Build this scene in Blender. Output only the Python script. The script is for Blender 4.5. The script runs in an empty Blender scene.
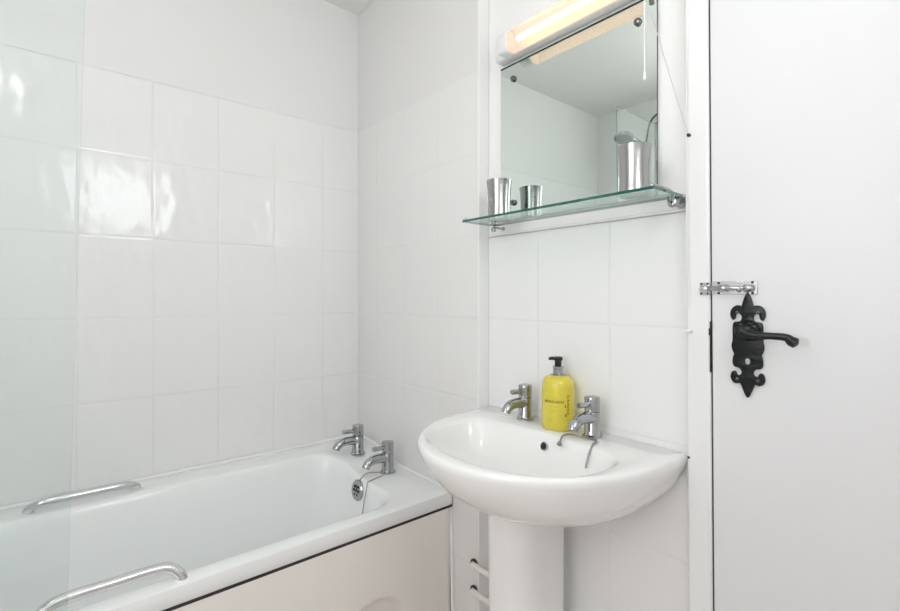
import bpy, bmesh, math, random
from mathutils import Vector, Matrix
random.seed(4)
SC = bpy.context.scene
COL = SC.collection
PI = math.pi

# ------------------------------------------------------------------ materials
def new_mat(name):
    m = bpy.data.materials.new(name); m.use_nodes = True
    nt = m.node_tree; b = nt.nodes['Principled BSDF']
    return m, nt, b

def pbr(name, col, rough=.4, metal=0., spec=.5, coat=0., trans=0., ior=1.45, emis=None, es=0., noise=0., nscale=20., bump=0., bscale=60.):
    m, nt, b = new_mat(name)
    b.inputs['Base Color'].default_value = (*col, 1)
    b.inputs['Roughness'].default_value = rough
    b.inputs['Metallic'].default_value = metal
    b.inputs['Specular IOR Level'].default_value = spec
    b.inputs['Coat Weight'].default_value = coat
    b.inputs['Transmission Weight'].default_value = trans
    b.inputs['IOR'].default_value = ior
    if emis:
        b.inputs['Emission Color'].default_value = (*emis, 1); b.inputs['Emission Strength'].default_value = es
    tc = nt.nodes.new('ShaderNodeTexCoord')
    if noise:
        n = nt.nodes.new('ShaderNodeTexNoise'); n.inputs['Scale'].default_value = nscale; n.inputs['Detail'].default_value = 4
        nt.links.new(tc.outputs['Object'], n.inputs['Vector'])
        mx = nt.nodes.new('ShaderNodeMix'); mx.data_type = 'RGBA'
        mx.inputs[6].default_value = (*[c*(1-noise) for c in col], 1); mx.inputs[7].default_value = (*[min(1, c*(1+noise)) for c in col], 1)
        nt.links.new(n.outputs['Fac'], mx.inputs[0]); nt.links.new(mx.outputs[2], b.inputs['Base Color'])
    if bump:
        n = nt.nodes.new('ShaderNodeTexNoise'); n.inputs['Scale'].default_value = bscale; n.inputs['Detail'].default_value = 3
        nt.links.new(tc.outputs['Object'], n.inputs['Vector'])
        bp = nt.nodes.new('ShaderNodeBump'); bp.inputs['Strength'].default_value = 1; bp.inputs['Distance'].default_value = bump
        nt.links.new(n.outputs['Fac'], bp.inputs['Height']); nt.links.new(bp.outputs['Normal'], b.inputs['Normal'])
    return m

def tile_mat(name, axis, u0, w, z0, h, tile=(.84, .84, .835), grout=(.62, .615, .6), wave=.0012, hide=.55):
    """glazed wall tiles in the plane of the chosen horizontal axis and z"""
    m, nt, b = new_mat(name); N = nt.nodes; L = nt.links
    b.inputs['Roughness'].default_value = .13; b.inputs['Specular IOR Level'].default_value = .5
    tc = N.new('ShaderNodeTexCoord'); sp = N.new('ShaderNodeSeparateXYZ'); L.new(tc.outputs['Object'], sp.inputs[0])
    def M(op, a, c=None, d=None):
        n = N.new('ShaderNodeMath'); n.operation = op
        for i, v in enumerate((a, c, d)):
            if v is None: continue
            if isinstance(v, (int, float)): n.inputs[i].default_value = v
            else: L.new(v, n.inputs[i])
        return n.outputs[0]
    def cell(src, o, s):
        q = M('DIVIDE', M('SUBTRACT', src, o), s); f = M('FRACT', q); i = M('FLOOR', q)
        return f, i, M('MULTIPLY', M('MINIMUM', f, M('SUBTRACT', 1., f)), s)
    fu, iu, du = cell(sp.outputs['X' if axis == 'x' else 'Y'], u0, w)
    fv, iv, dv = cell(sp.outputs['Z'], z0, h)
    top = M('GREATER_THAN', sp.outputs['Z'], H0+.751)      # plain painted plaster above the tiled height
    dm = M('ADD', M('MINIMUM', du, dv), top)
    mr = N.new('ShaderNodeMapRange'); mr.interpolation_type = 'SMOOTHSTEP'
    mr.inputs['From Min'].default_value = .0006; mr.inputs['From Max'].default_value = .0026
    L.new(dm, mr.inputs['Value'])
    edge = N.new('ShaderNodeMapRange'); edge.interpolation_type = 'SMOOTHSTEP'
    edge.inputs['From Min'].default_value = .0008; edge.inputs['From Max'].default_value = .007; L.new(dm, edge.inputs['Value'])
    cb = N.new('ShaderNodeCombineXYZ'); L.new(iu, cb.inputs[0]); L.new(iv, cb.inputs[1])
    wn = N.new('ShaderNodeTexWhiteNoise'); wn.noise_dimensions = '3D'; L.new(cb.outputs[0], wn.inputs['Vector'])
    sc = N.new('ShaderNodeSeparateColor'); L.new(wn.outputs['Color'], sc.inputs[0])
    # grout contrast comes and goes (old, partly white-filled joints)
    gn = N.new('ShaderNodeTexNoise'); gn.inputs['Scale'].default_value = 2.3; gn.inputs['Detail'].default_value = 2
    L.new(tc.outputs['Object'], gn.inputs['Vector'])
    gr = N.new('ShaderNodeMapRange'); gr.inputs['From Min'].default_value = .42; gr.inputs['From Max'].default_value = .62
    gr.inputs['To Min'].default_value = hide*.2; gr.inputs['To Max'].default_value = hide; L.new(gn.outputs['Fac'], gr.inputs['Value'])
    gf = M('MULTIPLY', M('SUBTRACT', 1., mr.outputs[0]), gr.outputs[0])
    mx = N.new('ShaderNodeMix'); mx.data_type = 'RGBA'; mx.inputs[6].default_value = (*tile, 1); mx.inputs[7].default_value = (*grout, 1)
    L.new(gf, mx.inputs[0])
    m2 = N.new('ShaderNodeMix'); m2.data_type = 'RGBA'; m2.inputs[7].default_value = tuple(c*.965 for c in tile)+(1,); L.new(top, m2.inputs[0]); L.new(mx.outputs[2], m2.inputs[6]); L.new(m2.outputs[2], b.inputs['Base Color'])
    rg = M('ADD', M('ADD', M('MULTIPLY', gf, .5), .12), M('MULTIPLY', top, .06)); L.new(rg, b.inputs['Roughness'])
    # height : pillowed edges + tilt of each tile + wavy glaze
    tilt = M('ADD', M('MULTIPLY', M('MULTIPLY', M('SUBTRACT', fu, .5), M('SUBTRACT', sc.outputs[0], .5)), .0014),
             M('MULTIPLY', M('MULTIPLY', M('SUBTRACT', fv, .5), M('SUBTRACT', sc.outputs[1], .5)), .0016))
    mp = N.new('ShaderNodeMapping'); mp.inputs['Scale'].default_value = (1, 1, .55)
    ad = N.new('ShaderNodeVectorMath'); ad.operation = 'ADD'; L.new(tc.outputs['Object'], ad.inputs[0])
    sv = N.new('ShaderNodeVectorMath'); sv.operation = 'SCALE'; sv.inputs['Scale'].default_value = 3.; L.new(wn.outputs['Color'], sv.inputs[0]); L.new(sv.outputs[0], ad.inputs[1])
    L.new(ad.outputs[0], mp.inputs['Vector'])
    nz = N.new('ShaderNodeTexNoise'); nz.inputs['Scale'].default_value = 17; nz.inputs['Detail'].default_value = 1.5; nz.inputs['Roughness'].default_value = .45; L.new(mp.outputs[0], nz.inputs['Vector'])
    hgt = M('MULTIPLY', M('ADD', M('ADD', M('MULTIPLY', edge.outputs[0], .0004), M('MULTIPLY', tilt, edge.outputs[0])), M('MULTIPLY', nz.outputs['Fac'], wave)), M('SUBTRACT', 1., M('MULTIPLY', top, .9)))
    bp = N.new('ShaderNodeBump'); bp.inputs['Strength'].default_value = 1; bp.inputs['Distance'].default_value = 1.0
    L.new(hgt, bp.inputs['Height']); L.new(bp.outputs['Normal'], b.inputs['Normal'])
    return m

def clear_glass(name, tint, rough=0., rmul=1.):
    """thin architectural glass: fresnel mix of a mirror reflection and tinted see-through"""
    m = bpy.data.materials.new(name); m.use_nodes = True; nt = m.node_tree; N = nt.nodes; L = nt.links
    N.clear(); out = N.new('ShaderNodeOutputMaterial'); mix = N.new('ShaderNodeMixShader')
    fr = N.new('ShaderNodeFresnel'); fr.inputs['IOR'].default_value = 1.5
    ge = N.new('ShaderNodeNewGeometry'); io = N.new('ShaderNodeMath'); io.operation = 'MULTIPLY_ADD'   # same reflectance on leaving as on entering
    L.new(ge.outputs['Backfacing'], io.inputs[0]); io.inputs[1].default_value = 1/1.5-1.5; io.inputs[2].default_value = 1.5; L.new(io.outputs[0], fr.inputs['IOR'])
    mu = N.new('ShaderNodeMath'); mu.operation = 'MULTIPLY'; mu.inputs[1].default_value = rmul; L.new(fr.outputs[0], mu.inputs[0])
    tr = N.new('ShaderNodeBsdfTransparent'); tr.inputs[0].default_value = (*tint, 1)
    gl = N.new('ShaderNodeBsdfGlossy'); gl.inputs['Roughness'].default_value = rough; gl.inputs[0].default_value = (1, 1, 1, 1)
    L.new(mu.outputs[0], mix.inputs[0]); L.new(tr.outputs[0], mix.inputs[1]); L.new(gl.outputs[0], mix.inputs[2]); L.new(mix.outputs[0], out.inputs[0])
    return m

H0 = 1.0835
M_tile_left = tile_mat('glazed_tile_left', 'y', -.7334, .1926, H0, .25, wave=.0042, hide=.42)
M_tile_back = tile_mat('glazed_tile_back', 'x', .5300, .1926, H0, .25, tile=(.79, .785, .775), wave=.0012, hide=.12)
M_tile_basin = tile_mat('glazed_tile_basin', 'x', .9223, .2187, H0, .25, wave=.0012, hide=.5)
M_tile_front = tile_mat('glazed_tile_front', 'x', .1, .1926, H0, .25, wave=.001, hide=.3)
M_paint = pbr('white_wall_paint', (.86, .86, .85), .35, bump=.0006, bscale=35)
M_ceil = pbr('ceiling_paint', (.85, .845, .83), .7, bump=.0004, bscale=50)
M_gloss = pbr('white_gloss_paint', (.84, .84, .84), .28, bump=.0012, bscale=9)
M_door = pbr('white_door_paint', (.76, .76, .77), .38, bump=.0010, bscale=5)
M_plastic = pbr('white_plastic', (.86, .86, .855), .28)
M_acryl = pbr('white_bath_acrylic', (.875, .89, .885), .13, coat=.3)
M_ceramic = pbr('white_ceramic_glaze', (.87, .865, .855), .07, coat=.5)
M_panel = pbr('cream_bath_panel', (.87, .84, .80), .32, noise=.015, nscale=5)
M_chrome = pbr('polished_chrome', (.44, .45, .46), .07, metal=1)
M_satin = pbr('satin_steel', (.43, .425, .42), .20, metal=1, bump=.0002, bscale=40)
M_rail = pbr('chrome_grip', (.72, .72, .73), .16, metal=1)
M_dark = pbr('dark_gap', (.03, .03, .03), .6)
M_black = pbr('black_iron', (.008, .012, .010), .24, spec=.4, bump=.0006, bscale=70)
M_blackp = pbr('black_plastic', (.02, .02, .02), .3)
M_cord = pbr('white_cord', (.62, .62, .61), .5)
M_metalcord = pbr('grey_bead_chain', (.35, .34, .33), .35, metal=.8)
M_pipe = pbr('white_painted_pipe', (.80, .78, .75), .4)
M_floor = pbr('beige_vinyl_floor', (.72, .64, .59), .45, noise=.15, nscale=8)
M_mirror = pbr('mirror_silver', (.80, .87, .83), .004, metal=1)
M_medge = pbr('mirror_edge', (.03, .06, .05), .2)
M_glass = clear_glass('shelf_glass', (.86, .955, .92))
M_gedge = pbr('green_glass_edge', (.006, .10, .075), .08, coat=1)
M_screen = clear_glass('shower_screen_glass', (.962, .98, .977), rmul=1.)
M_sedge = pbr('pale_glass_edge', (.40, .48, .46), .15)
M_white = pbr('plain_white', (.9, .9, .9), .4)

# soap: glowing yellow see-through liquid soap
def soap_mat():
    m, nt, b = new_mat('yellow_liquid_soap'); N = nt.nodes; L = nt.links
    b.inputs['Base Color'].default_value = (1.0, .88, .12, 1); b.inputs['Roughness'].default_value = .08
    b.inputs['Transmission Weight'].default_value = .5; b.inputs['IOR'].default_value = 1.35
    b.inputs['Coat Weight'].default_value = .6
    return m
M_soap = soap_mat()
M_ink = pbr('brown_print', (.13, .10, .02), .5)

def lamp_glass():
    m, nt, b = new_mat('lit_lamp_diffuser'); N = nt.nodes; L = nt.links
    b.inputs['Base Color'].default_value = (.78, .73, .69, 1); b.inputs['Roughness'].default_value = .2
    b.inputs['Transmission Weight'].default_value = .75; b.inputs['IOR'].default_value = 1.12
    b.inputs['Emission Color'].default_value = (1., .66, .47, 1); b.inputs['Emission Strength'].default_value = .19
    return m
M_diff = lamp_glass()
M_tube = pbr('lit_tube', (1, .9, .6), .4, emis=(1., .72, .36), es=2.2)
M_dome = pbr('lit_fill_globe', (1, 1, 1), .4, emis=(1., .975, .955), es=11.)  # glow of the added globe lamp
M_pane = pbr('daylit_frosted_pane', (.9, .95, 1), .4, emis=(.95, .98, 1.), es=6.0)
M_fill_pane = pbr('fill_window_pane', (.9, .95, 1), .4, emis=(.98, .98, 1.), es=3.0)  # glow of the fill window added behind the camera

# ------------------------------------------------------------------ mesh helpers
def link(o, parent=None):
    COL.objects.link(o)
    if parent: o.parent = parent
    return o

def obj(name, bm, mats, parent=None, smooth=True, angle=35, bevel=0., seg=2, sub=0, label=None):
    bmesh.ops.recalc_face_normals(bm, faces=bm.faces[:])
    me = bpy.data.meshes.new(name); bm.to_mesh(me); bm.free()
    if not isinstance(mats, (list, tuple)): mats = [mats]
    for m in mats: me.materials.append(m)
    if smooth:
        me.polygons.foreach_set('use_smooth', [True]*len(me.polygons))
        try: me.set_sharp_from_angle(angle=math.radians(angle))
        except Exception: pass
    o = bpy.data.objects.new(name, me)
    if bevel:
        md = o.modifiers.new('bevel', 'BEVEL'); md.width = bevel; md.segments = seg; md.limit_method = 'ANGLE'; md.angle_limit = math.radians(40)
        md.harden_normals = False
    if sub:
        md = o.modifiers.new('sub', 'SUBSURF'); md.levels = sub; md.render_levels = sub
    if label: o['label'] = label
    link(o, parent)
    return o

def box(bm, x0, x1, y0, y1, z0, z1, mi=0):
    vs = [bm.verts.new((x, y, z)) for z in (z0, z1) for y in (y0, y1) for x in (x0, x1)]
    fs = []
    for q in ((0, 1, 3, 2), (4, 5, 7, 6), (0, 1, 5, 4), (2, 3, 7, 6), (0, 2, 6, 4), (1, 3, 7, 5)):
        f = bm.faces.new([vs[i] for i in q]); f.material_index = mi; fs.append(f)
    return fs

def bxm(x0, x1, y0, y1, z0, z1):
    bm = bmesh.new(); box(bm, x0, x1, y0, y1, z0, z1); return bm

def loft(bm, loops, cap0=True, cap1=True, closed=True, mi=0):
    rows = [[bm.verts.new(p) for p in lp] for lp in loops]
    n = len(rows[0])
    for a, b in zip(rows, rows[1:]):
        for i in range(n if closed else n-1):
            j = (i+1) % n
            f = bm.faces.new((a[i], a[j], b[j], b[i])); f.material_index = mi
    if cap0: bm.faces.new(rows[0][::-1]).material_index = mi
    if cap1: bm.faces.new(rows[-1]).material_index = mi
    return rows

def lathe(bm, prof, c=(0, 0, 0), n=32, axis=Vector((0, 0, 1)), mi=0, cap0=True, cap1=True):
    q = Vector((0, 0, 1)).rotation_difference(Vector(axis).normalized())
    c = Vector(c)
    loops = [[c + q @ Vector((r*math.cos(2*PI*i/n), r*math.sin(2*PI*i/n), z)) for i in range(n)] for r, z in prof]
    return loft(bm, loops, cap0, cap1, mi=mi)

def catmull(pts, k=8):
    pts = [Vector(p) for p in pts]; out = []
    P = [pts[0]*2-pts[1]] + pts + [pts[-1]*2-pts[-2]]
    for i in range(1, len(P)-2):
        for j in range(k):
            t = j/k; a, b, c, d = P[i-1:i+3]
            out.append(.5*((2*b)+(c-a)*t+(2*a-5*b+4*c-d)*t*t+(3*b-a-3*c+d)*t**3))
    out.append(pts[-1]); return out

def tube(bm, pts, r, n=14, mi=0, flat=1.):
    pts = [Vector(p) for p in pts]; m = len(pts)
    rs = r if isinstance(r, (list, tuple)) else [r]*m
    if len(rs) != m:
        rs = [rs[min(len(rs)-1, int(i/(m-1)*(len(rs)-1)))] + (rs[min(len(rs)-1, int(i/(m-1)*(len(rs)-1))+1)] - rs[min(len(rs)-1, int(i/(m-1)*(len(rs)-1)))])*((i/(m-1)*(len(rs)-1)) % 1) for i in range(m)]
    up = None; loops = []
    for i, p in enumerate(pts):
        t = (pts[min(i+1, m-1)] - pts[max(i-1, 0)]).normalized()
        if up is None:
            up = Vector((0, 0, 1)) if abs(t.z) < .9 else Vector((0, 1, 0))
        s = t.cross(up).normalized(); up = s.cross(t).normalized()
        loops.append([p + s*rs[i]*math.cos(2*PI*k/n) + up*rs[i]*flat*math.sin(2*PI*k/n) for k in range(n)])
    loft(bm, loops)

def rrect(x0, x1, y0, y1, r, z, nc=8, ns=6):
    """rounded rectangle loop, counter-clockwise, z may be a function of x"""
    r = min(r, (x1-x0)/2-1e-4, (y1-y0)/2-1e-4); pts = []
    cs = [(x1-r, y1-r, 0), (x0+r, y1-r, 90), (x0+r, y0+r, 180), (x1-r, y0+r, 270)]
    for ci, (cx, cy, a) in enumerate(cs):
        for k in range(nc+1):
            t = math.radians(a+90*k/nc); pts.append((cx+r*math.cos(t), cy+r*math.sin(t)))
        nx = cs[(ci+1) % 4]; t = math.radians(a+90)
        p0 = (cx+r*math.cos(t), cy+r*math.sin(t)); t2 = math.radians(nx[2]); p1 = (nx[0]+r*math.cos(t2), nx[1]+r*math.sin(t2))
        for k in range(1, ns):
            pts.append((p0[0]+(p1[0]-p0[0])*k/ns, p0[1]+(p1[1]-p0[1])*k/ns))
    return [Vector((x, y, z(x) if callable(z) else z)) for x, y in pts]

def empty(name, loc, label, cat, group=None):
    o = bpy.data.objects.new(name, None); o.empty_display_size = .05; COL.objects.link(o)
    o.location = loc; o['label'] = label; o['category'] = cat
    if group: o['group'] = group
    return o

def tag(o, label, cat, group=None):
    o['label'] = label; o['category'] = cat
    if group: o['group'] = group
    return o

def off(bm, loc):
    bmesh.ops.translate(bm, verts=bm.verts[:], vec=-Vector(loc)); return bm

def struct(name, bm, m, parent=None, **k):
    o = obj(name, bm, m, parent, **k)
    if not parent: o['kind'] = 'structure'
    return o

# ------------------------------------------------------------------ room shell
CZ = 2.323; YF = -1.697; XR = 2.03
struct('floor', bxm(-.1, XR+.1, YF-.1, .16, -.05, 0), M_floor, smooth=False)
struct('ceiling', bxm(-.1, XR+.1, YF-.1, .16, CZ, CZ+.05), M_ceil, smooth=False)
struct('wall_left', bxm(-.1, 0, YF-.1, .16, 0, CZ), M_tile_left, smooth=False)
fx0, fx1, fz0, fz1 = .98, 1.90, .95, 1.95      # unseen window added behind the camera as soft frontal fill
bm = bmesh.new(); box(bm, 0, fx0, YF-.1, YF, 0, CZ); box(bm, fx1, XR+.1, YF-.1, YF, 0, CZ); box(bm, fx0, fx1, YF-.1, YF, 0, fz0); box(bm, fx0, fx1, YF-.1, YF, fz1, CZ)
struct('wall_front', bm, M_tile_front, smooth=False)
w2 = struct('fill_window', bxm(fx0+.03, fx1-.03, YF-.06, YF-.05, fz0+.03, fz1-.03), M_fill_pane, smooth=False)
bm = bmesh.new()
for a in ((fx0, fx1, fz0, fz0+.035), (fx0, fx1, fz1-.035, fz1), (fx0, fx0+.035, fz0+.035, fz1-.035), (fx1-.035, fx1, fz0+.035, fz1-.035), ((fx0+fx1)/2-.015, (fx0+fx1)/2+.015, fz0+.035, fz1-.035)):
    box(bm, a[0], a[1], YF-.08, YF-.03, a[2], a[3])
obj('window_frame', bm, M_plastic, w2, bevel=.003)  # frame of the added fill window
bm = bmesh.new(); box(bm, 0, .7256, 0, .16, 0, CZ)
struct('wall_back', bm, M_tile_back, bevel=.002)
# basin wall: tiles up to 1.3335, plaster above
bm = bmesh.new(); box(bm, .7256, 1.335, .040, .16, 0, 1.3315)
struct('wall_basin', bm, M_tile_basin, bevel=.004, seg=3)
bm = bmesh.new(); box(bm, .7256, 1.335, .0405, .16, 1.3335, CZ)
struct('wall_basin_plaster', bm, M_paint, smooth=False)
bm = bmesh.new(); box(bm, .733, 1.335, .034, .0402, 1.3305, 1.3375)
struct('trim_1', bm, M_plastic, bevel=.003, seg=3)
# vertical corner trim where the bath wall steps back to the basin wall
bm = bmesh.new(); box(bm, .7258, .7325, -.003, .0398, 0, CZ-.001)
struct('trim_2', bm, M_plastic, bevel=.003, seg=3)
# window in the right wall (daylight), outside the picture
wy0, wy1, wz0, wz1 = -.87, -.35, 1.58, 2.04
bm = bmesh.new()
box(bm, XR, XR+.1, YF, wy0, 0, CZ); box(bm, XR, XR+.1, wy1, .16, 0, CZ)
box(bm, XR, XR+.1, wy0, wy1, 0, wz0); box(bm, XR, XR+.1, wy0, wy1, wz1, CZ)
struct('wall_right', bm, M_paint, smooth=False)
win = struct('window_1', bxm(XR+.05, XR+.06, wy0+.03, wy1-.03, wz0+.03, wz1-.03), M_pane, smooth=False)
bm = bmesh.new()
for a in ((wy0, wy1, wz0, wz0+.035), (wy0, wy1, wz1-.035, wz1), (wy0, wy0+.035, wz0+.035, wz1-.035), (wy1-.035, wy1, wz0+.035, wz1-.035), ((wy0+wy1)/2-.015, (wy0+wy1)/2+.015, wz0+.035, wz1-.035)):
    box(bm, XR+.03, XR+.08, *a)
obj('window_frame', bm, M_plastic, win, bevel=.003)

# door, lining and architrave stand very slightly out of plumb
def plumb(bm):
    for v in bm.verts: v.co.x -= .0068*(v.co.z-1.15)
    return bm
DX0 = 1.3803; DX1 = 1.98; DT = 2.0
bm = bmesh.new(); box(bm, DX0+.0003, DX1, .0195, .060, .006, 2.05)
door = struct('door_1', plumb(bm), M_door, bevel=.002)
bm = bmesh.new()
box(bm, 1.3295, 1.3780, .018, .16, 0, 2.12)              # lining with architrave face
o = struct('trim_3', plumb(bm), M_gloss, bevel=.006, seg=3)
tr3 = o
bm = bmesh.new(); box(bm, 1.3781, 1.3804, .0215, .030, .01, 2.05); obj('door_gap_shade', plumb(bm), M_dark, tr3, smooth=False, label='dark strip for the shade in the gap between trim and door')  # black strip set in as the shade of the door gap
bm = bmesh.new(); box(bm, 1.3375, 1.3400, .0160, .0182, 1.128, 2.1); plumb(bm)
box(bm, 1.3310, 1.3340, .0155, .0182, 1.128, 2.1)
obj('bead', bm, M_gloss, tr3, bevel=.001, label='thin raised bead down the upper door trim')
bm = bmesh.new(); box(bm, 1.3745, 2.13, .05, .16, 2.052, CZ); box(bm, 1.985, 2.13, .03, .16, 0, 2.052)
struct('wall_door_side', bm, M_paint, smooth=False)
bm = bmesh.new(); box(bm, 1.325, 2.029, .016, .05, 2.056, 2.12); struct('trim_4', bm, M_gloss, bevel=.004)
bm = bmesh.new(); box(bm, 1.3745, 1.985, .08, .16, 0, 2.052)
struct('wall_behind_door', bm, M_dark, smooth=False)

# little white cable clip on the trim, screw and hole
bm = bmesh.new(); box(bm, 1.3300, 1.345, .006, .019, 1.0765, 1.0815)
obj('clip', bm, M_plastic, tr3, bevel=.0015, label='small white plastic clip on the door trim')
def dot(name, x, z, y, r, mat, parent, label=None, d=.004):
    bm = bmesh.new(); lathe(bm, [(r*.5, 0), (r, .0006), (r, d*.6), (r*.55, d)], (x, y, z), 14, axis=(0, -1, 0)); return obj(name, bm, mat, parent, label=label)
dot('hook_screw', 1.3375, 1.4820, .0185, .0036, M_blackp, tr3, 'small dark screw that holds the light cord', .009)
dot('nail_hole', 1.3365, .818, .0185, .0026, M_blackp, tr3, 'dark nail hole low on the door trim', .0012)

# ------------------------------------------------------------------ door furniture
DY = .0195
def plate_outline():
    half = [(0, 135), (10, 152), (19, 178), (24, 192), (34, 188), (46, 188), (60, 196), (69, 211), (69, 230), (61, 243), (53, 236), (50, 222), (40, 215), (28, 220), (21, 233), (26, 249),
            (40, 254), (55, 257), (60, 275), (60, 325), (65, 350), (61, 370), (54, 384), (59, 400), (60, 421), (54, 434), (36, 438), (25, 447), (22, 460), (31, 471), (44, 470), (50, 459),
            (59, 457), (67, 468), (68, 484), (60, 498), (46, 503), (31, 500), (22, 513), (11, 539), (0, 555)]
    sx = .001660/4.073; sz = .001905/4.073
    R = [(x*sx, -(y-345)*sz) for x, y in half]
    return R + [(-x, z) for x, z in R[-2:0:-1]]
def curve_mesh(name, splines, extrude, bevel, res=3):
    cu = bpy.data.curves.new(name, 'CURVE'); cu.dimensions = '2D'; cu.fill_mode = 'BOTH'; cu.extrude = extrude; cu.bevel_depth = bevel; cu.bevel_resolution = res
    for pts in splines:
        s = cu.splines.new('POLY'); s.points.add(len(pts)-1)
        for p, q in zip(s.points, pts): p.co = (q[0], q[1], 0, 1)
        s.use_cyclic_u = True
    o = bpy.data.objects.new(name, cu); COL.objects.link(o)
    bpy.context.view_layer.update()
    me = bpy.data.meshes.new_from_object(o.evaluated_get(bpy.context.evaluated_depsgraph_get()))
    bpy.data.objects.remove(o); bpy.data.curves.remove(cu)
    bm = bmesh.new(); bm.from_mesh(me); bpy.data.meshes.remove(me)
    bmesh.ops.remove_doubles(bm, verts=bm.verts[:], dist=1e-6)
    return bm
def smooth2(pts, k=3):
    v = catmull([(p[0], p[1], 0) for p in pts] + [(pts[0][0], pts[0][1], 0)], k)[:-1]
    return [(p.x, p.y) for p in v]
PX, PZ = 1.4455, 1.0585            # plate centre
hole = [(.0056*math.cos(2*PI*i/16), -.0295+.0056*math.sin(2*PI*i/16)-(.0030 if math.sin(2*PI*i/16) < -.3 else 0)) for i in range(16)]
bm = curve_mesh('p', [smooth2(plate_outline()), hole], .0012, .0012)
RX = Matrix.Rotation(PI/2, 4, 'X')
bmesh.ops.transform(bm, matrix=Matrix.Translation((PX, DY-.0028, PZ)) @ RX, verts=bm.verts[:])
plate = obj('handle_plate', bm, M_black, door, label='black iron fleur-de-lis back plate of the door handle')
bm = bmesh.new()
lathe(bm, [(.019, 0), (.0195, .003), (.017, .007), (.0125, .010), (.0115, .016), (.0105, .030)], (PX+.003, DY-.004, PZ+.0275), 28, axis=(0, -1, 0))
lathe(bm, [(.0105, 0), (.0125, .003), (.0135, .008), (.0125, .013), (.0085, .0165), (.003, .0178)], (PX+.003, DY-.032, PZ+.0275), 28, axis=(0, -1, 0))
lz = PZ+.0255; lx = PX+.003; ly = DY-.040
path = catmull([(lx-.004, ly, lz), (lx+.02, ly-.003, lz-.004), (lx+.045, ly-.004, lz-.0035), (lx+.068, ly-.003, lz-.0045), (lx+.077, ly-.003, lz-.0105), (lx+.083, ly-.003, lz-.0135), (lx+.086, ly-.003, lz-.015)], 8)
tube(bm, path, [.0098, .0080, .0062, .0066, .0090, .0092, .0030], 16)
obj('lever', bm, M_black, plate, label='curved black lever of the door handle')
for sx, sz in ((-.0175, .0612), (.0175, .0612), (-.0175, -.0655), (.0175, -.0655)):
    dot('screw', PX+sx, PZ+sz, DY-.0044, .0030, pbr('dark_screw', (.10, .11, .11), .35, metal=.6), plate, None, .0016)
# chrome barrel bolt
BZ = 1.1665
bm = bmesh.new(); box(bm, DX0+.0005, DX0+.0815, DY-.0022, DY-.0001, BZ-.0130, BZ+.0130)
bolt = obj('bolt', bm, M_rail, door, bevel=.0012, label='chrome barrel bolt above the black handle')
bm = bmesh.new(); lathe(bm, [(.0040, 0), (.0045, .001), (.0045, .088), (.0038, .0895)], (DX0-.014, DY-.0090, BZ-.0005), 18, axis=(1, 0, 0))
lathe(bm, [(.0022, 0), (.0022, .008), (.0036, .0095), (.0042, .013), (.003, .016)], (DX0+.055, DY-.011, BZ-.001), 16, axis=(.15, -1, -.35))
obj('bolt_bar', bm, M_chrome, bolt)
bm = bmesh.new()
for xx in (.016, .060):
    lathe(bm, [(.0065, 0), (.0070, .001), (.0070, .013), (.0065, .014)], (DX0+xx, DY-.0075, BZ-.0005), 20, axis=(1, 0, 0))
obj('bolt_guide', bm, M_chrome, bolt)
for xx in (.014, .073):
    for zz in (-.0100, .0100): dot('screw', DX0+xx, BZ+zz, DY-.0022, .0024, M_blackp, bolt, None, .001)
bm = bmesh.new(); box(bm, DX0-.0215, DX0-.0018, .0155, .0182, BZ-.0135, BZ+.0115)
lathe(bm, [(.0065, 0), (.0070, .001), (.0070, .014), (.0065, .015)], (DX0-.0185, .0125, BZ-.001), 20, axis=(1, 0, 0))
keep = obj('bolt_keep', bm, M_rail, tr3, bevel=.0008, label='chrome bolt keep on the door trim')
for zz in (-.0108, .0090):
    for xx in (-.0180, -.0060): dot('screw', DX0+xx, BZ+zz, .0154, .0020, M_blackp, keep, None, .001)
bm = bmesh.new(); box(bm, DX0-.0030, DX0-.0002, .0175, .033, PZ-.06, PZ+.042); box(bm, DX0-.0046, DX0-.0002, .0165, .033, PZ+.014, PZ+.028)
obj('latch', bm, M_blackp, tr3, bevel=.0008, label='dark latch in the gap beside the door')

# ------------------------------------------------------------------ bath
def zr(x):
    t = max(0, min(1, (.34-x)/.24)); t = t*t*(3-2*t)
    return .530+.046*t
BX0, BX1, BY0, BY1 = .0015, .615, YF+.0015, -.0015
tub = empty('bathtub', (.30, -.85, 0), 'white acrylic bathtub built in along the tiled wall', 'bathtub')
TL = Vector((.30, -.85, 0))
bm = bmesh.new(); lp = []
R = lambda i, r, z: rrect(BX0+i, BX1-i, BY0+i, BY1-i, r, z, 8, 10)
IX0, IX1, IY0, IY1 = .112, .566, -1.60, -.165
def I(ix0, ix1, iy0, iy1, r, z): return rrect(IX0+ix0, IX1-ix1, IY0+iy0, IY1-iy1, r, z, 8, 10)
lp += [R(.035, .02, lambda x: zr(x)-.045), R(.003, .012, lambda x: zr(x)-.041), R(0, .012, lambda x: zr(x)-.036), R(0, .012, lambda x: zr(x)-.0035), R(.0012, .012, lambda x: zr(x)-.0008), R(.0035, .012, zr)]
lp += [I(-.006, -.006, -.006, -.006, .10, zr), I(.002, .002, .002, .002, .105, lambda x: zr(x)-.002), I(.008, .007, .008, .007, .11, lambda x: zr(x)-.010),
       I(.014, .012, .02, .012, .115, lambda x: zr(x)-.03), I(.030, .022, .07, .022, .12, lambda x: .42), I(.046, .034, .13, .036, .125, .32), I(.058, .044, .19, .050, .13, .24),
       I(.075, .058, .24, .08, .13, .185), I(.10, .082, .29, .11, .12, .155), I(.14, .12, .34, .16, .09, .146)]
lo = lp
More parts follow.
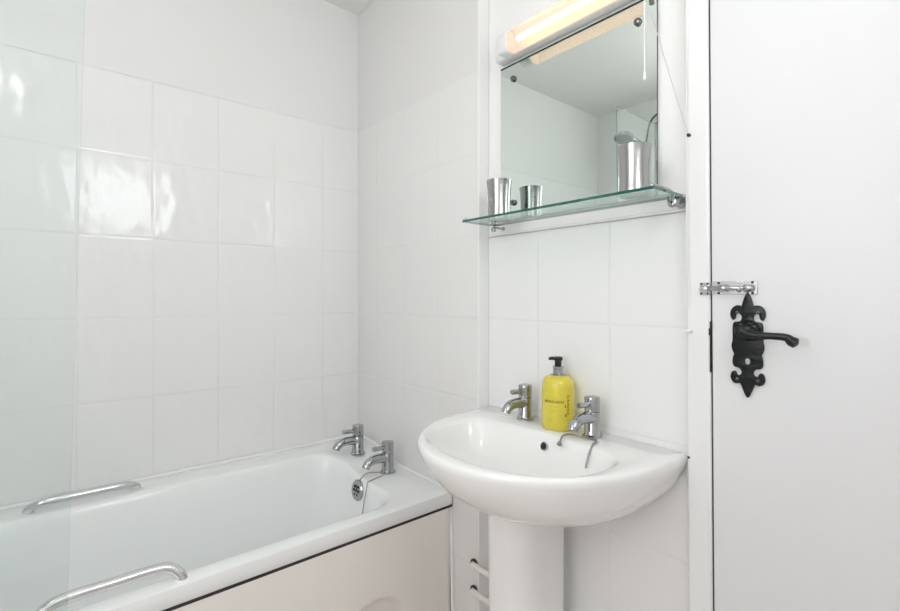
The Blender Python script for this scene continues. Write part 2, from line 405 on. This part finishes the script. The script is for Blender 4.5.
# underside shell so the tub has thickness
lp2 = [I(.135, .115, .335, .155, .09, .136), I(.092, .074, .28, .10, .12, .145), I(.048, .034, .18, .048, .13, .235), I(.02, .012, .06, .02, .12, .41), I(.0, -.002, .005, .0, .11, .48)]
rows = loft(bm, [l for l in lp2[::-1]][::1] and lo, True, True) if False else None
allp = lo
loft(bm, allp, False, True)
under = [R(.035, .02, lambda x: zr(x)-.045)] + lp2[::-1]
loft(bm, under, False, True)
bmesh.ops.remove_doubles(bm, verts=bm.verts[:], dist=1e-5)
obj('tub_shell', off(bm, TL), M_acryl, tub, angle=42)

# thin bead of sealant along the walls
bm = bmesh.new()
tube(bm, [(.006, y, zr(0)+.002) for y in (BY0+.01, -.9, -.006)], .0055, 8)
tube(bm, [(x, -.005, zr(x)+.0015) for x in (.006, .06, .1, .14, .18, .22, .26, .3, .36, .45, .612)], .0045, 8)
obj('sealant', off(bm, TL), M_white, tub)

def grip(x, y0, y1, z, lean, h=.034):
    bm = bmesh.new()
    path = [(x, y0, z-.004), (x+lean*.5, y0+.012, z+h*.6), (x+lean, y0+.045, z+h)]
    path = catmull([(x, y0, z-.004), (x+lean*.3, y0+.006, z+.012), (x+lean*.8, y0+.024, z+h*.86), (x+lean, y0+.055, z+h), (x+lean, (y0+y1)/2, z+h),
                    (x+lean, y1-.055, z+h), (x+lean*.8, y1-.024, z+h*.86), (x+lean*.3, y1-.006, z+.012), (x, y1, z-.004)], 8)
    tube(bm, path, .0112, 18)
    g = obj('grab_handle', off(bm, TL), M_rail, tub)
    for yy in (y0, y1):
        bm = bmesh.new(); lathe(bm, [(.0160, -.003), (.0160, .0012), (.0140, .0022)], (x, yy, z), 20)
        obj('collar', off(bm, TL), M_plastic, g)
    return g
g1 = grip(.592, -1.015, -.765, zr(.592), -.016, .032); g1['label'] = 'chrome grab handle on the near rim of the bath'
g2 = grip(.080, -1.035, -.785, zr(.085), .020, .026); g2['label'] = 'chrome grab handle on the wall-side rim of the bath'

# ------------------------------------------------------------------ taps
def tap(parent, pl, x, y, z, s=1., label=None, mark=(.8, .1, .1)):
    def o_(bm): 
        bmesh.ops.scale(bm, vec=(s, s, s), verts=bm.verts[:]); bmesh.ops.translate(bm, verts=bm.verts[:], vec=Vector((x, y, z))-pl); return bm
    bm = bmesh.new()
    lathe(bm, [(.0235, 0), (.0240, .0015), (.0235, .004), (.0195, .006), (.0185, .008), (.0182, .060), (.0178, .0607)], n=36)
    t = obj('tap', o_(bm), M_chrome, parent, label=label)
    bm = bmesh.new()
    path = catmull([(0, -.008, .046), (0, -.028, .0495), (0, -.050, .0495), (0, -.067, .044), (0, -.077, .035), (0, -.080, .029)], 7)
    tube(bm, path, [.0160, .0156, .0148, .0140, .0132, .0128], 20, flat=.92)
    obj('spout', o_(bm), M_chrome, t)
    bm = bmesh.new()
    lathe(bm, [(.0176, .0615), (.0184, .0622), (.0186, .0935), (.0178, .0965), (.0145, .0975)], n=36)
    obj('tap_head', o_(bm), M_chrome, t)
    bm = bmesh.new()
    tube(bm, [(0, -.014, .080), (0, -.030, .0805), (0, -.052, .0822), (0, -.056, .0825)], [.0066, .0066, .0070, .0060], 14)
    obj('lever', o_(bm), M_chrome, t)
    return t
tap(tub, TL, .178, -.100, zr(.176)-.005, 1.12, 'left chrome lever tap on the bath end')
tap(tub, TL, .339, -.072, zr(.338), 1.12, 'right chrome lever tap on the bath end')
# overflow rose on the tap-end wall of the tub and its bead chain
OX, OZ = .320, .488; OY = IY1-.010
bm = bmesh.new(); lathe(bm, [(.032, -.006), (.034, 0), (.0345, .008), (.031, .012), (.025, .012)], (OX, OY, OZ), 32, axis=(0, -1, .13))
ov = obj('overflow', off(bm, TL), M_chrome, tub, label='round chrome overflow with black holes')
bm = bmesh.new()
for i in range(7):
    a = i*PI/3; rr = 0 if i == 6 else .0150
    lathe(bm, [(.0050, 0), (.0050, .0012)], (OX+rr*math.cos(a), OY-.0125, OZ+rr*math.sin(a)+.001), 10, axis=(0, -1, .13))
obj('hole', off(bm, TL), M_blackp, ov)
bm = bmesh.new()
tube(bm, catmull([(OX+.002, OY-.006, OZ+.030), (OX+.006, -.150, .540), (.328, -.112, zr(.315)+.004), (.340, -.098, zr(.340)+.004), (.358, -.105, zr(.36)+.003), (.370, -.145, zr(.37)+.003), (.374, -.164, zr(.374)+.002), (.378, -.176, .530), (.380, -.184, .50), (.383, -.196, .45), (.385, -.206, .40)], 8), .0017, 8)
obj('plug_chain', off(bm, TL), M_metalcord, tub)

# bath panel
def panel():
    bm = bmesh.new(); ny, nz = 200, 56; y0, y1, z0, z1 = BY0+.002, -.004, .0, .4815
    rows = []
    for i in range(ny+1):
        y = y0+(y1-y0)*i/ny; row = []
        for j in range(nz+1):
            z = z0+(z1-z0)*j/nz; x = .612
            for cy in (-.285, -.85, -1.41):
                e = (abs((y-cy)/.105)**2.4+abs((z-.13)/.158)**2.4)
                t = max(0, min(1, (1.12-e)/.24)); x -= .020*t*t*(3-2*t)
            t = max(0, min(1, (y+.030)/.026)); x -= .010*t*t
            row.append(bm.verts.new((x, y, z)))
        rows.append(row)
    for a, b in zip(rows, rows[1:]):
        for j in range(nz): bm.faces.new((a[j], b[j], b[j+1], a[j+1]))
    r = bmesh.ops.extrude_face_region(bm, geom=bm.faces[:])
    for v in [g for g in r['geom'] if isinstance(g, bmesh.types.BMVert)]: v.co.x = .588
    return bm
bp = tag(obj('bath_panel', panel(), M_panel, angle=50), 'cream moulded panel closing the side of the bath', 'bath panel')
obj('rim_gap_shade', bxm(.592, .6128, BY0+.004, -.006, .4815, .4888), M_dark, bp, label='dark strip for the shade under the rim, along the top of the panel')  # dark strip stands in for the shaded gap below the rim
# silicone strip at the end of the panel
bm = bmesh.new(); tube(bm, catmull([(.612, -.004, .002), (.611, -.004, .2), (.608, -.004, .36), (.603, -.004, .44), (.600, -.004, .484)], 4), [.005, .006, .007, .005], 8)
tag(obj('sealant_strip', bm, M_white), 'white sealant strip where the bath panel meets the wall', 'sealant')

# ------------------------------------------------------------------ shower screen
SX = .592
sc = empty('shower_screen', (SX, -1.32, .53), 'clear glass shower screen standing on the near rim of the bath', 'shower screen')
SL = Vector((SX, -1.32, .53))
bm = bmesh.new()
z0, z1 = .5365, 2.02; ya = YF+.03
def ye(z): return -.9500 + .0230*(z-1.15)
vs = [bm.verts.new((x, y, z)) for x in (SX-.003, SX+.003) for (y, z) in ((ya, z0), (ye(z0), z0), (ye(z1), z1), (ya, z1))]
for q, mi in (((0, 1, 2, 3), 0), ((4, 5, 6, 7), 0), ((0, 1, 5, 4), 1), ((1, 2, 6, 5), 1), ((2, 3, 7, 6), 1), ((3, 0, 4, 7), 1)):
    bm.faces.new([vs[i] for i in q]).material_index = mi
obj('glass_pane', off(bm, SL), [M_screen, M_sedge], sc, smooth=False)
bm = bmesh.new(); box(bm, SX-.012, SX+.012, YF+.001, YF+.031, z0, z1+.005)
obj('wall_profile', off(bm, SL), M_chrome, sc, bevel=.002)

# ------------------------------------------------------------------ wash basin
WX = 1.032
wb = empty('wash_basin', (WX, -.1, 0), 'white ceramic pedestal wash basin under the mirror', 'wash basin')
WL = Vector((WX, -.1, 0))
def dshape(hw, yb, yf, ym, z, p=2.15, pb=7, n=96, cx=WX):
    out = []
    for i in range(n):
        t = 2*PI*i/n; c, s = math.cos(t), math.sin(t)
        if s <= 0:
            x = cx+hw*math.copysign(abs(c)**(2/p), c); y = ym-(ym-yf)*abs(s)**(2/p)
        else:
            x = cx+hw*math.copysign(abs(c)**(2/pb), c); y = ym+(yb-ym)*abs(s)**(2/pb)
        out.append(Vector((x, y, z(x, y) if callable(z) else z)))
    return out
RZ = .820; YB = .0385
bm = bmesh.new(); L_ = []
# outer skin from the foot up
CXI = WX-.012
L_ += [dshape(.085, .010, -.178, -.06, .671), dshape(.110, .018, -.205, -.06, .6725), dshape(.160, .028, -.243, -.05, .678, pb=8), dshape(.216, .034, -.290, -.05, .694, pb=9), dshape(.248, .037, -.326, -.05, .718, pb=10),
       dshape(.272, YB, -.356, -.04, .748, 2.05, pb=12), dshape(.287, YB, -.377, -.03, .780, 2.05, pb=16), dshape(.2955, YB, -.386, -.03, .800, 2.05, pb=22), dshape(.297, YB, -.388, -.03, .810, 2.05, pb=22), dshape(.2955, YB, -.386, -.03, .8165, 2.05, pb=22), dshape(.289, YB-.002, -.382, -.03, RZ, 2.05, pb=22)]
CXI = 1.028
# rim and bowl
def inn(*a): return dshape(*a, cx=CXI)
L_ += [inn(.240, -.064, -.350, -.17, RZ-.0015, 2.3, 3.6), inn(.231, -.069, -.343, -.17, RZ-.005, 2.3, 3.6), inn(.224, -.073, -.337, -.17, RZ-.014, 2.3, 3.6), inn(.216, -.078, -.328, -.17, RZ-.035, 2.3, 3.4),
       inn(.200, -.086, -.308, -.17, RZ-.066, 2.2, 3), inn(.168, -.100, -.275, -.17, RZ-.092, 2.1, 2.6), inn(.120, -.120, -.240, -.17, RZ-.108, 2, 2.2), inn(.07, -.145, -.215, -.175, RZ-.116, 2, 2), inn(.022, -.158, -.202, -.18, RZ-.119, 2, 2)]
loft(bm, L_, True, True)
basin = obj('basin_bowl', off(bm, WL), M_ceramic, wb, angle=80)
# pedestal
bm = bmesh.new()
def ped(hw, yf, z, yb=-.005): return dshape(hw, yb, yf, -.10, z, 2.7, 6, 64, cx=.987)
loft(bm, [ped(.092, -.206, 0), ped(.092, -.206, .012), ped(.081, -.194, .05), ped(.0725, -.184, .12), ped(.070, -.178, .25), ped(.070, -.178, .42), ped(.071, -.180, .55), ped(.072, -.182, .6705)], True, True)
obj('pedestal', off(bm, WL), M_ceramic, wb, angle=50)
tap(wb, WL, .9150, -.005, RZ-.001, .96, 'left chrome lever tap of the wash basin')
tap(wb, WL, 1.1235, -.006, RZ-.001, .97, 'right chrome lever tap of the wash basin')
bm = bmesh.new(); ov_c = (1.040, -.0800, RZ-.030)
lathe(bm, [(.0095, -.004), (.0105, 0), (.0105, .0015), (.0085, .003), (.0080, .0018)], ov_c, 24, axis=(0, -1, .35))
ov2 = obj('overflow', off(bm, WL), M_chrome, wb, label='small chrome ring of the basin overflow')
bm = bmesh.new(); lathe(bm, [(.0072, 0), (.0072, .0035)], ov_c, 20, axis=(0, -1, .35)); obj('hole', off(bm, WL), M_blackp, ov2)
bm = bmesh.new()
tube(bm, catmull([(1.090, -.088, RZ-.010), (1.088, -.072, RZ+.004), (1.094, -.055, RZ+.006), (1.108, -.042, RZ+.004), (1.127, -.038, RZ+.003), (1.152, -.038, RZ+.003), (1.163, -.050, RZ+.003), (1.166, -.068, RZ+.001), (1.166, -.086, RZ-.02), (1.165, -.094, RZ-.045)], 8), .0023, 8)
lathe(bm, [(.002, 0), (.0058, .002), (.0062, .006), (.003, .010)], (1.090, -.087, RZ-.016), 14)
obj('plug_chain', off(bm, WL), M_metalcord, wb)
bm = bmesh.new(); lathe(bm, [(.019, 0), (.020, .002), (.012, .003), (.010, .002)], (CXI, -.18, RZ-.1195), 24); obj('drain', off(bm, WL), M_chrome, wb)

# pipes below the basin
for k, (pz, lab) in enumerate(((.342, 'upper white water pipe entering the wall beside the pedestal'), (.262, 'lower white water pipe entering the wall beside the pedestal'))):
    p = empty('water_pipe', (.712, 0, pz), lab, 'pipe')
    P0 = Vector((.712, 0, pz))
    bm = bmesh.new(); tube(bm, catmull([(.712, -.0005, pz), (.715, -.008, pz), (.724, -.0125, pz), (.79, -.013, pz), (.86, -.012, pz), (.9125, -.010, pz)], 6), .0088, 16)
    obj('tube', off(bm, P0), M_pipe, p)
    bm = bmesh.new(); lathe(bm, [(.0125, .0005), (.0135, .002), (.0135, .007), (.0115, .009)], (.712, 0, pz), 20, axis=(0, -1, 0))
    obj('collar', off(bm, P0), M_blackp, p, label='black rubber collar')

# ------------------------------------------------------------------ soap bottle
SB = Vector((1.0250, -.0060, RZ))
bot = empty('soap_dispenser', SB, 'yellow liquid soap bottle with black pump between the basin taps', 'soap bottle')
br = .0405
bm = bmesh.new()
prof = [(.036, 0), (.0395, .0015), (br, .006), (br, .101), (.0396, .112), (.0368, .121), (.0318, .1275), (.0245, .1305), (.018, .132), (.0165, .133)]
lathe(bm, prof, n=48); obj('bottle', bm, M_soap, bot, angle=60, label='see-through yellow bottle')
bm = bmesh.new(); lathe(bm, [(.0175, .131), (.0195, .132), (.0195, .1345), (.0130, .1355), (.0125, .148), (.0135, .149), (.0135, .154), (.009, .156)], n=28)
pump = obj('pump_collar', bm, M_chrome, bot, label='chrome pump collar')
bm = bmesh.new(); lathe(bm, [(.008, .155), (.0085, .156), (.0085, .168), (.0115, .169), (.0118, .176), (.0095, .178)], n=24)
tube(bm, [(-.004, -.002, .1735), (-.013, -.008, .1735), (-.017, -.012, .1725), (-.018, -.0125, .1700)], [.0048, .0044, .004, .0035], 12)
obj('pump_head', bm, M_blackp, pump, label='black pump nozzle')
def wrap_text(body, size, zc, ang, name, parent, sx=1., rz=0):
    cu = bpy.data.curves.new('t', 'FONT'); cu.body = body; cu.size = size; cu.align_x = 'CENTER'; cu.align_y = 'CENTER'; cu.resolution_u = 2; cu.space_character = 1.12
    cu.offset = .00008
    o = bpy.data.objects.new('t', cu); COL.objects.link(o); bpy.context.view_layer.update()
    me = bpy.data.meshes.new_from_object(o.evaluated_get(bpy.context.evaluated_depsgraph_get()))
    bpy.data.objects.remove(o); bpy.data.curves.remove(cu)
    bm = bmesh.new(); bm.from_mesh(me); bpy.data.meshes.remove(me)
    bmesh.ops.triangulate(bm, faces=bm.faces[:])
    bmesh.ops.subdivide_edges(bm, edges=[e for e in bm.edges if e.calc_length() > .003], cuts=2)
    r = bmesh.ops.extrude_face_region(bm, geom=bm.faces[:])
    up = set(g for g in r['geom'] if isinstance(g, bmesh.types.BMVert))
    for v in bm.verts:
        x, y = v.co.x*sx, v.co.y
        if rz: x, y = -y, x
        a = ang+x/br; rad = br+(.0004 if v in up else .0001)
        v.co = Vector((rad*math.sin(a), -rad*math.cos(a), zc+y))
    return bm
A0 = math.radians(21)
bm = wrap_text('MANDARIN', .0092, .071, A0, 'a', bot)
for body, size, zc, da in (('--- ----', .0042, .0815, -.0), ('------ - ------', .0040, .0600, -.0), ('---- ---', .0036, .048, 0), ('------', .0050, .026, -.25), ('-- --', .0042, .0165, .1)):
    b2 = wrap_text(body, size, zc, A0+da, 'b', bot); tmp = bpy.data.meshes.new('x'); b2.to_mesh(tmp); b2.free(); bm.from_mesh(tmp); bpy.data.meshes.remove(tmp)
obj('front_print', bm, M_ink, bot, smooth=False, label='dark lettering on the front of the bottle')
bm = bmesh.new()
for k in range(9):
    zc = .085-k*.0055
    for a0, a1 in (((1.20, 1.32) if k % 2 else (1.20, 1.40)),):
        seg = 5
        lo_ = [(br+.0003, a0+(a1-a0)*i/seg) for i in range(seg+1)]
        vb = [[bm.verts.new((r_*math.sin(a), -r_*math.cos(a), z)) for r_, a in lo_] for z in (zc, zc+.0022)]
        for i in range(seg): bm.faces.new((vb[0][i], vb[0][i+1], vb[1][i+1], vb[1][i]))
for zc in (.058, .036):
    vb = [[bm.verts.new(((br+.0003)*math.sin(a), -(br+.0003)*math.cos(a), z)) for a in (1.06, 1.10, 1.14)] for z in (zc, zc+.006)]
    for i in range(2): bm.faces.new((vb[0][i], vb[0][i+1], vb[1][i+1], vb[1][i]))
r = bmesh.ops.extrude_face_region(bm, geom=bm.faces[:])
for g in r['geom']:
    if isinstance(g, bmesh.types.BMVert): g.co.x *= (br-.0004)/br; g.co.y *= (br-.0004)/br
obj('side_print', bm, M_ink, bot, smooth=False)

# ------------------------------------------------------------------ mirror
MX0, MX1, MZ0, MZ1 = .788, 1.261, 1.372, 1.820
mi = empty('mirror', (1.0245, .034, MZ0), 'frameless bathroom mirror on the wall above the glass shelf', 'mirror')
ML = Vector((1.0245, .034, MZ0))
bm = bmesh.new(); fs = box(bm, MX0, MX1, .034, .038, MZ0, MZ1)
for f in fs: f.material_index = 1
bmesh.ops.inset_region(bm, faces=[fs[2]], thickness=.0026)
fs[2].material_index = 0
bm.faces.ensure_lookup_table()
mo = obj('mirror_glass', off(bm, ML), [M_mirror, M_medge], mi, smooth=False)
bm = bmesh.new(); box(bm, MX0, MX1, .0325, .0339, MZ1-.0028, MZ1+.0004); obj('edge_strip', off(bm, ML), M_medge, mi, smooth=False, label='dark top edge of the mirror')
M_cap = pbr('dark_chrome_cap', (.20, .20, .21), .08, metal=1)
for x, z in ((.838, 1.776), (1.217, 1.774), (.838, 1.420), (1.217, 1.420)):
    bm = bmesh.new(); lathe(bm, [(.0070, 0), (.0085, .001), (.0085, .0045), (.0065, .0080), (.002, .0092)], (x, .0338, z), 24, axis=(0, -1, 0))
    obj('screw_cap', off(bm, ML), M_cap, mi)

# ------------------------------------------------------------------ glass shelf
GZ = 1.3535
sh = empty('glass_shelf', (1.07, -.06, GZ), 'clear glass shelf with green edge on chrome brackets', 'shelf')
SHL = Vector((1.07, -.06, GZ))
gx0, gx1, gy0, gy1 = .789, 1.331, -.120, .002
bm = bmesh.new(); fs = box(bm, gx0, gx1, gy0, gy1, GZ, GZ+.006)
for i, f in enumerate(fs): f.material_index = 0 if i < 2 else 1
obj('glass_pane', off(bm, SHL), [M_glass, M_gedge], sh, smooth=False)
for bx, fr_, pr_, dz_ in ((.795, .0050, .0030, 0), (1.314, .0140, .0075, .004)):
    bm = bmesh.new()
    lathe(bm, [(fr_-.001, 0), (fr_, .001), (fr_, .004), (pr_+.0015, .006), (pr_, .008), (pr_, .044)], (bx, .0395, GZ-.004+dz_), 28, axis=(0, -1, 0))
    lathe(bm, [(fr_*.7, 0), (fr_*.85, .001), (fr_*.85, .006), (fr_*.6, .010), (.003, .011)], (bx, .001, GZ-.007), 28, axis=(0, -1, 0))
    lathe(bm, [(.0055, 0), (.0065, .001), (.0065, .008)], (bx, -.004, GZ-.016), 20)
    b_ = obj('bracket', off(bm, SHL), M_chrome, sh)
    bm = bmesh.new(); lathe(bm, [(.0025, -.001), (.0025, .0005)], (bx, -.0100, GZ-.009), 12, axis=(0, -1, 0)); obj('grub_screw', off(bm, SHL), M_blackp, b_)
# side rail pieces: end arm on the right and small corner studs
bm = bmesh.new()
tube(bm, [(1.3255, gy0+.004, GZ+.0095), (1.3255, -.05, GZ+.0095), (1.3225, -.008, GZ+.004), (1.316, .004, GZ-.004)], .0035, 12)
obj('side_rail', off(bm, SHL), M_chrome, sh)
for x in (gx0+.006, gx1-.006):
    bm = bmesh.new(); lathe(bm, [(.0040, 0), (.0045, .001), (.0045, .004), (.003, .0065)], (x, gy0+.006, GZ+.006), 14); obj('corner_stud', off(bm, SHL), M_chrome, sh)

# ------------------------------------------------------------------ tumblers
def tumbler(x, y, s, hs, label):
    t = bmesh.new(); n = 48
    z0 = GZ+.0062
    prof = [(.030, 0), (.0325, .0008), (.0330, .003), (.0315, .016), (.0308, .034), (.0316, .056), (.0330, .078), (.0348, .0935), (.0352, .0950), (.0345, .0953), (.0335, .092), (.0315, .076), (.0300, .056), (.0292, .034), (.0298, .016), (.0296, .006), (.012, .004)]
    lathe(t, [(r*s, z*hs) for r, z in prof], (0, 0, 0), n)
    o = obj('tumbler', t, M_satin, angle=70); o.location = (x, y, z0)
    return tag(o, label, 'tumbler', None)
tumbler(.8460, -.034, 1.0, 1.17, 'brushed steel tumbler at the left end of the glass shelf')
tumbler(1.2535, -.048, .98, 1.11, 'brushed steel tumbler at the right end of the glass shelf')

# ------------------------------------------------------------------ light over the mirror
FL = Vector((1.05, .03, 1.84))
fx = empty('wall_light', FL, 'warm glowing strip light fitting above the mirror', 'wall light')
bm = bmesh.new(); lps = []
def prof_yz(x, k, r=0): 
    y0 = .0395; y1 = .006; z0_, z1_ = 1.829, 1.893
    c = []
    pts = rrect(z0_-k, z1_+k, y1-k, y0, .008, 0, 5, 2)
    return [Vector((x, p.y, p.x)) for p in pts]
loft(bm, [prof_yz(.7905, -.006), prof_yz(.7915, -.002), prof_yz(.794, 0), prof_yz(1.285, 0), prof_yz(1.2875, -.002), prof_yz(1.288, -.006)])
obj('housing', off(bm, FL), M_plastic, fx, angle=50)
def prof_d(x, k):
    pts = rrect(1.8215+k, 1.879-k, -.036+k, .0065, .014, 0, 6, 2)
    return [Vector((x, p.y, p.x)) for p in pts]
bm = bmesh.new(); loft(bm, [prof_d(.8365, .006), prof_d(.838, .002), prof_d(.841, 0), prof_d(.874, 0), prof_d(.875, .0015)])
obj('end_cap', off(bm, FL), M_plastic, fx, angle=50)
bm = bmesh.new(); loft(bm, [prof_d(.8745, .001), prof_d(1.195, .001), prof_d(1.198, .003), prof_d(1.1995, .007)])
df = obj('diffuser', off(bm, FL), M_diff, fx, angle=50, label='translucent warm-lit cover')
bm = bmesh.new(); lathe(bm, [(.004, 0), (.0065, .002), (.0065, .285), (.004, .287)], (.895, -.012, 1.852), 20, axis=(1, 0, 0))
obj('lamp_tube', off(bm, FL), M_tube, fx, label='glowing tube')
bm = bmesh.new(); lathe(bm, [(.005, 0), (.0065, .001), (.0065, .012), (.004, .013)], (1.236, .008, 1.8290), 20, axis=(0, 0, -1)); obj('cord_socket', off(bm, FL), M_chrome, fx)

# pull cords
bm = bmesh.new(); tube(bm, [(1.2475, .0055, 1.829), (1.2475, .0055, 1.640)], .0015, 8)
pc = tag(obj('pull_cord', bm, M_white), 'straight white pull cord hanging in front of the mirror', 'cord')
bm = bmesh.new(); lathe(bm, [(.0015, .018), (.0024, .014), (.0035, .002), (.0028, 0)], (1.2475, .0055, 1.624), 14)
obj('toggle', bm, M_white, pc, label='small white cord end')
bm = bmesh.new(); tube(bm, [(1.2445, .0050, 1.829), (1.2750, .0060, 1.716), (1.3060, .0080, 1.600), (1.3372, .0110, 1.4845)], .0010, 8)
tag(obj('slanting_cord', bm, M_cord), 'thin white cord slanting from the light to a screw on the door trim', 'cord')

# ------------------------------------------------------------------ shower at the other end of the bath (seen in the mirror)
SR = Vector((.33, YF, 1.6))
shw = empty('shower_set', SR, 'chrome shower handset on a riser, seen in the mirror', 'shower')
bm = bmesh.new(); tube(bm, [(.42, YF+.045, 1.35), (.42, YF+.045, 2.16)], .011, 16)
tube(bm, [(.42, YF+.001, 1.38), (.42, YF+.045, 1.38)], .012, 14); tube(bm, [(.42, YF+.001, 2.13), (.42, YF+.045, 2.13)], .012, 14)
obj('riser_rail', off(bm, SR), M_chrome, shw)
hc = Vector((.29, -1.52, 2.075)); ax = Vector((.12, .35, -.93)).normalized()
bm = bmesh.new(); lathe(bm, [(.018, -.024), (.038, -.018), (.053, -.009), (.056, 0), (.052, .005), (.044, .006)], hc, 32, axis=ax)
tube(bm, catmull([hc-ax*.02, hc+Vector((.035, -.04, -.005)), hc+Vector((.06, -.08, -.03)), hc+Vector((.078, -.11, -.055))], 6), [.018, .014, .013, .015], 14)
hs = obj('handset', off(bm, SR), M_chrome, shw, label='round chrome shower head')
bm = bmesh.new(); lathe(bm, [(.044, 0), (.044, .0012)], hc+ax*.0058, 28, axis=ax); lathe(bm, [(.020, 0), (.026, .003), (.018, .004)], hc+ax*.008, 24, axis=ax)
obj('spray_face', off(bm, SR), pbr('grey_rubber_spray_face', (.16, .17, .17), .4), hs)
bm = bmesh.new()
tube(bm, catmull([hc+Vector((.078, -.11, -.055)), hc+Vector((.082, -.11, .0)), hc+Vector((.110, -.10, .088)), hc+Vector((.165, -.10, .128)), hc+Vector((.225, -.10, .115)), hc+Vector((.25, -.10, .0)), (.54, -1.63, 1.6), (.48, -1.64, .95), (.36, -1.63, .80)], 8), .0055, 10)
obj('hose', off(bm, SR), pbr('dark_shower_hose', (.10, .10, .10), .3, metal=.6), shw, label='dark shower hose')
bm = bmesh.new(); lathe(bm, [(.028, 0), (.030, .002), (.026, .01), (.022, .035)], (.36, YF+.001, .80), 24, axis=(0, 1, 0)); tube(bm, [(.36, YF+.034, .80), (.36, -1.63, .80)], .014, 12)
obj('wall_outlet', off(bm, SR), M_chrome, shw)

# ------------------------------------------------------------------ unseen globe lamp, added and hung low to brighten room and ceiling
CL = Vector((1.10, -1.22, CZ))
cl = empty('added_globe_light', CL, 'added white globe lamp hanging out of view from the ceiling', 'fill light')
bm = bmesh.new(); lathe(bm, [(.050, 0), (.050, -.016), (.012, -.026), (.008, -.030), (.008, -.115), (.03, -.12), (.03, -.135)], CL-Vector((0, 0, .0005)), 32); obj('base', off(bm, CL), M_plastic, cl)
bm = bmesh.new(); lathe(bm, [(.1*math.sin(PI*i/20)+.001, -.225+.1*math.cos(PI*i/20)) for i in range(21)], CL, 40); obj('globe', off(bm, CL), M_dome, cl)

w = bpy.data.worlds.new('world'); SC.world = w; w.use_nodes = True
w.node_tree.nodes['Background'].inputs[0].default_value = (.8, .88, 1, 1); w.node_tree.nodes['Background'].inputs[1].default_value = .3

# ------------------------------------------------------------------ camera
cam = bpy.data.cameras.new('camera'); co = bpy.data.objects.new('camera', cam); COL.objects.link(co)
co.location = (1.774, -.9967, 1.15); co.rotation_euler = (PI/2, 0, .8692)
cam.sensor_width = 36; cam.lens = 479.4/900*36; cam.shift_y = -9/900; cam.clip_start = .01
SC.camera = co
SC.view_settings.view_transform = 'Standard'; SC.view_settings.look = 'None'; SC.view_settings.gamma = 1; SC.view_settings.use_curve_mapping = False
SC.view_settings.exposure = 0.13
SC.cycles.max_bounces = 16; SC.cycles.diffuse_bounces = 8; SC.cycles.transparent_max_bounces = 16
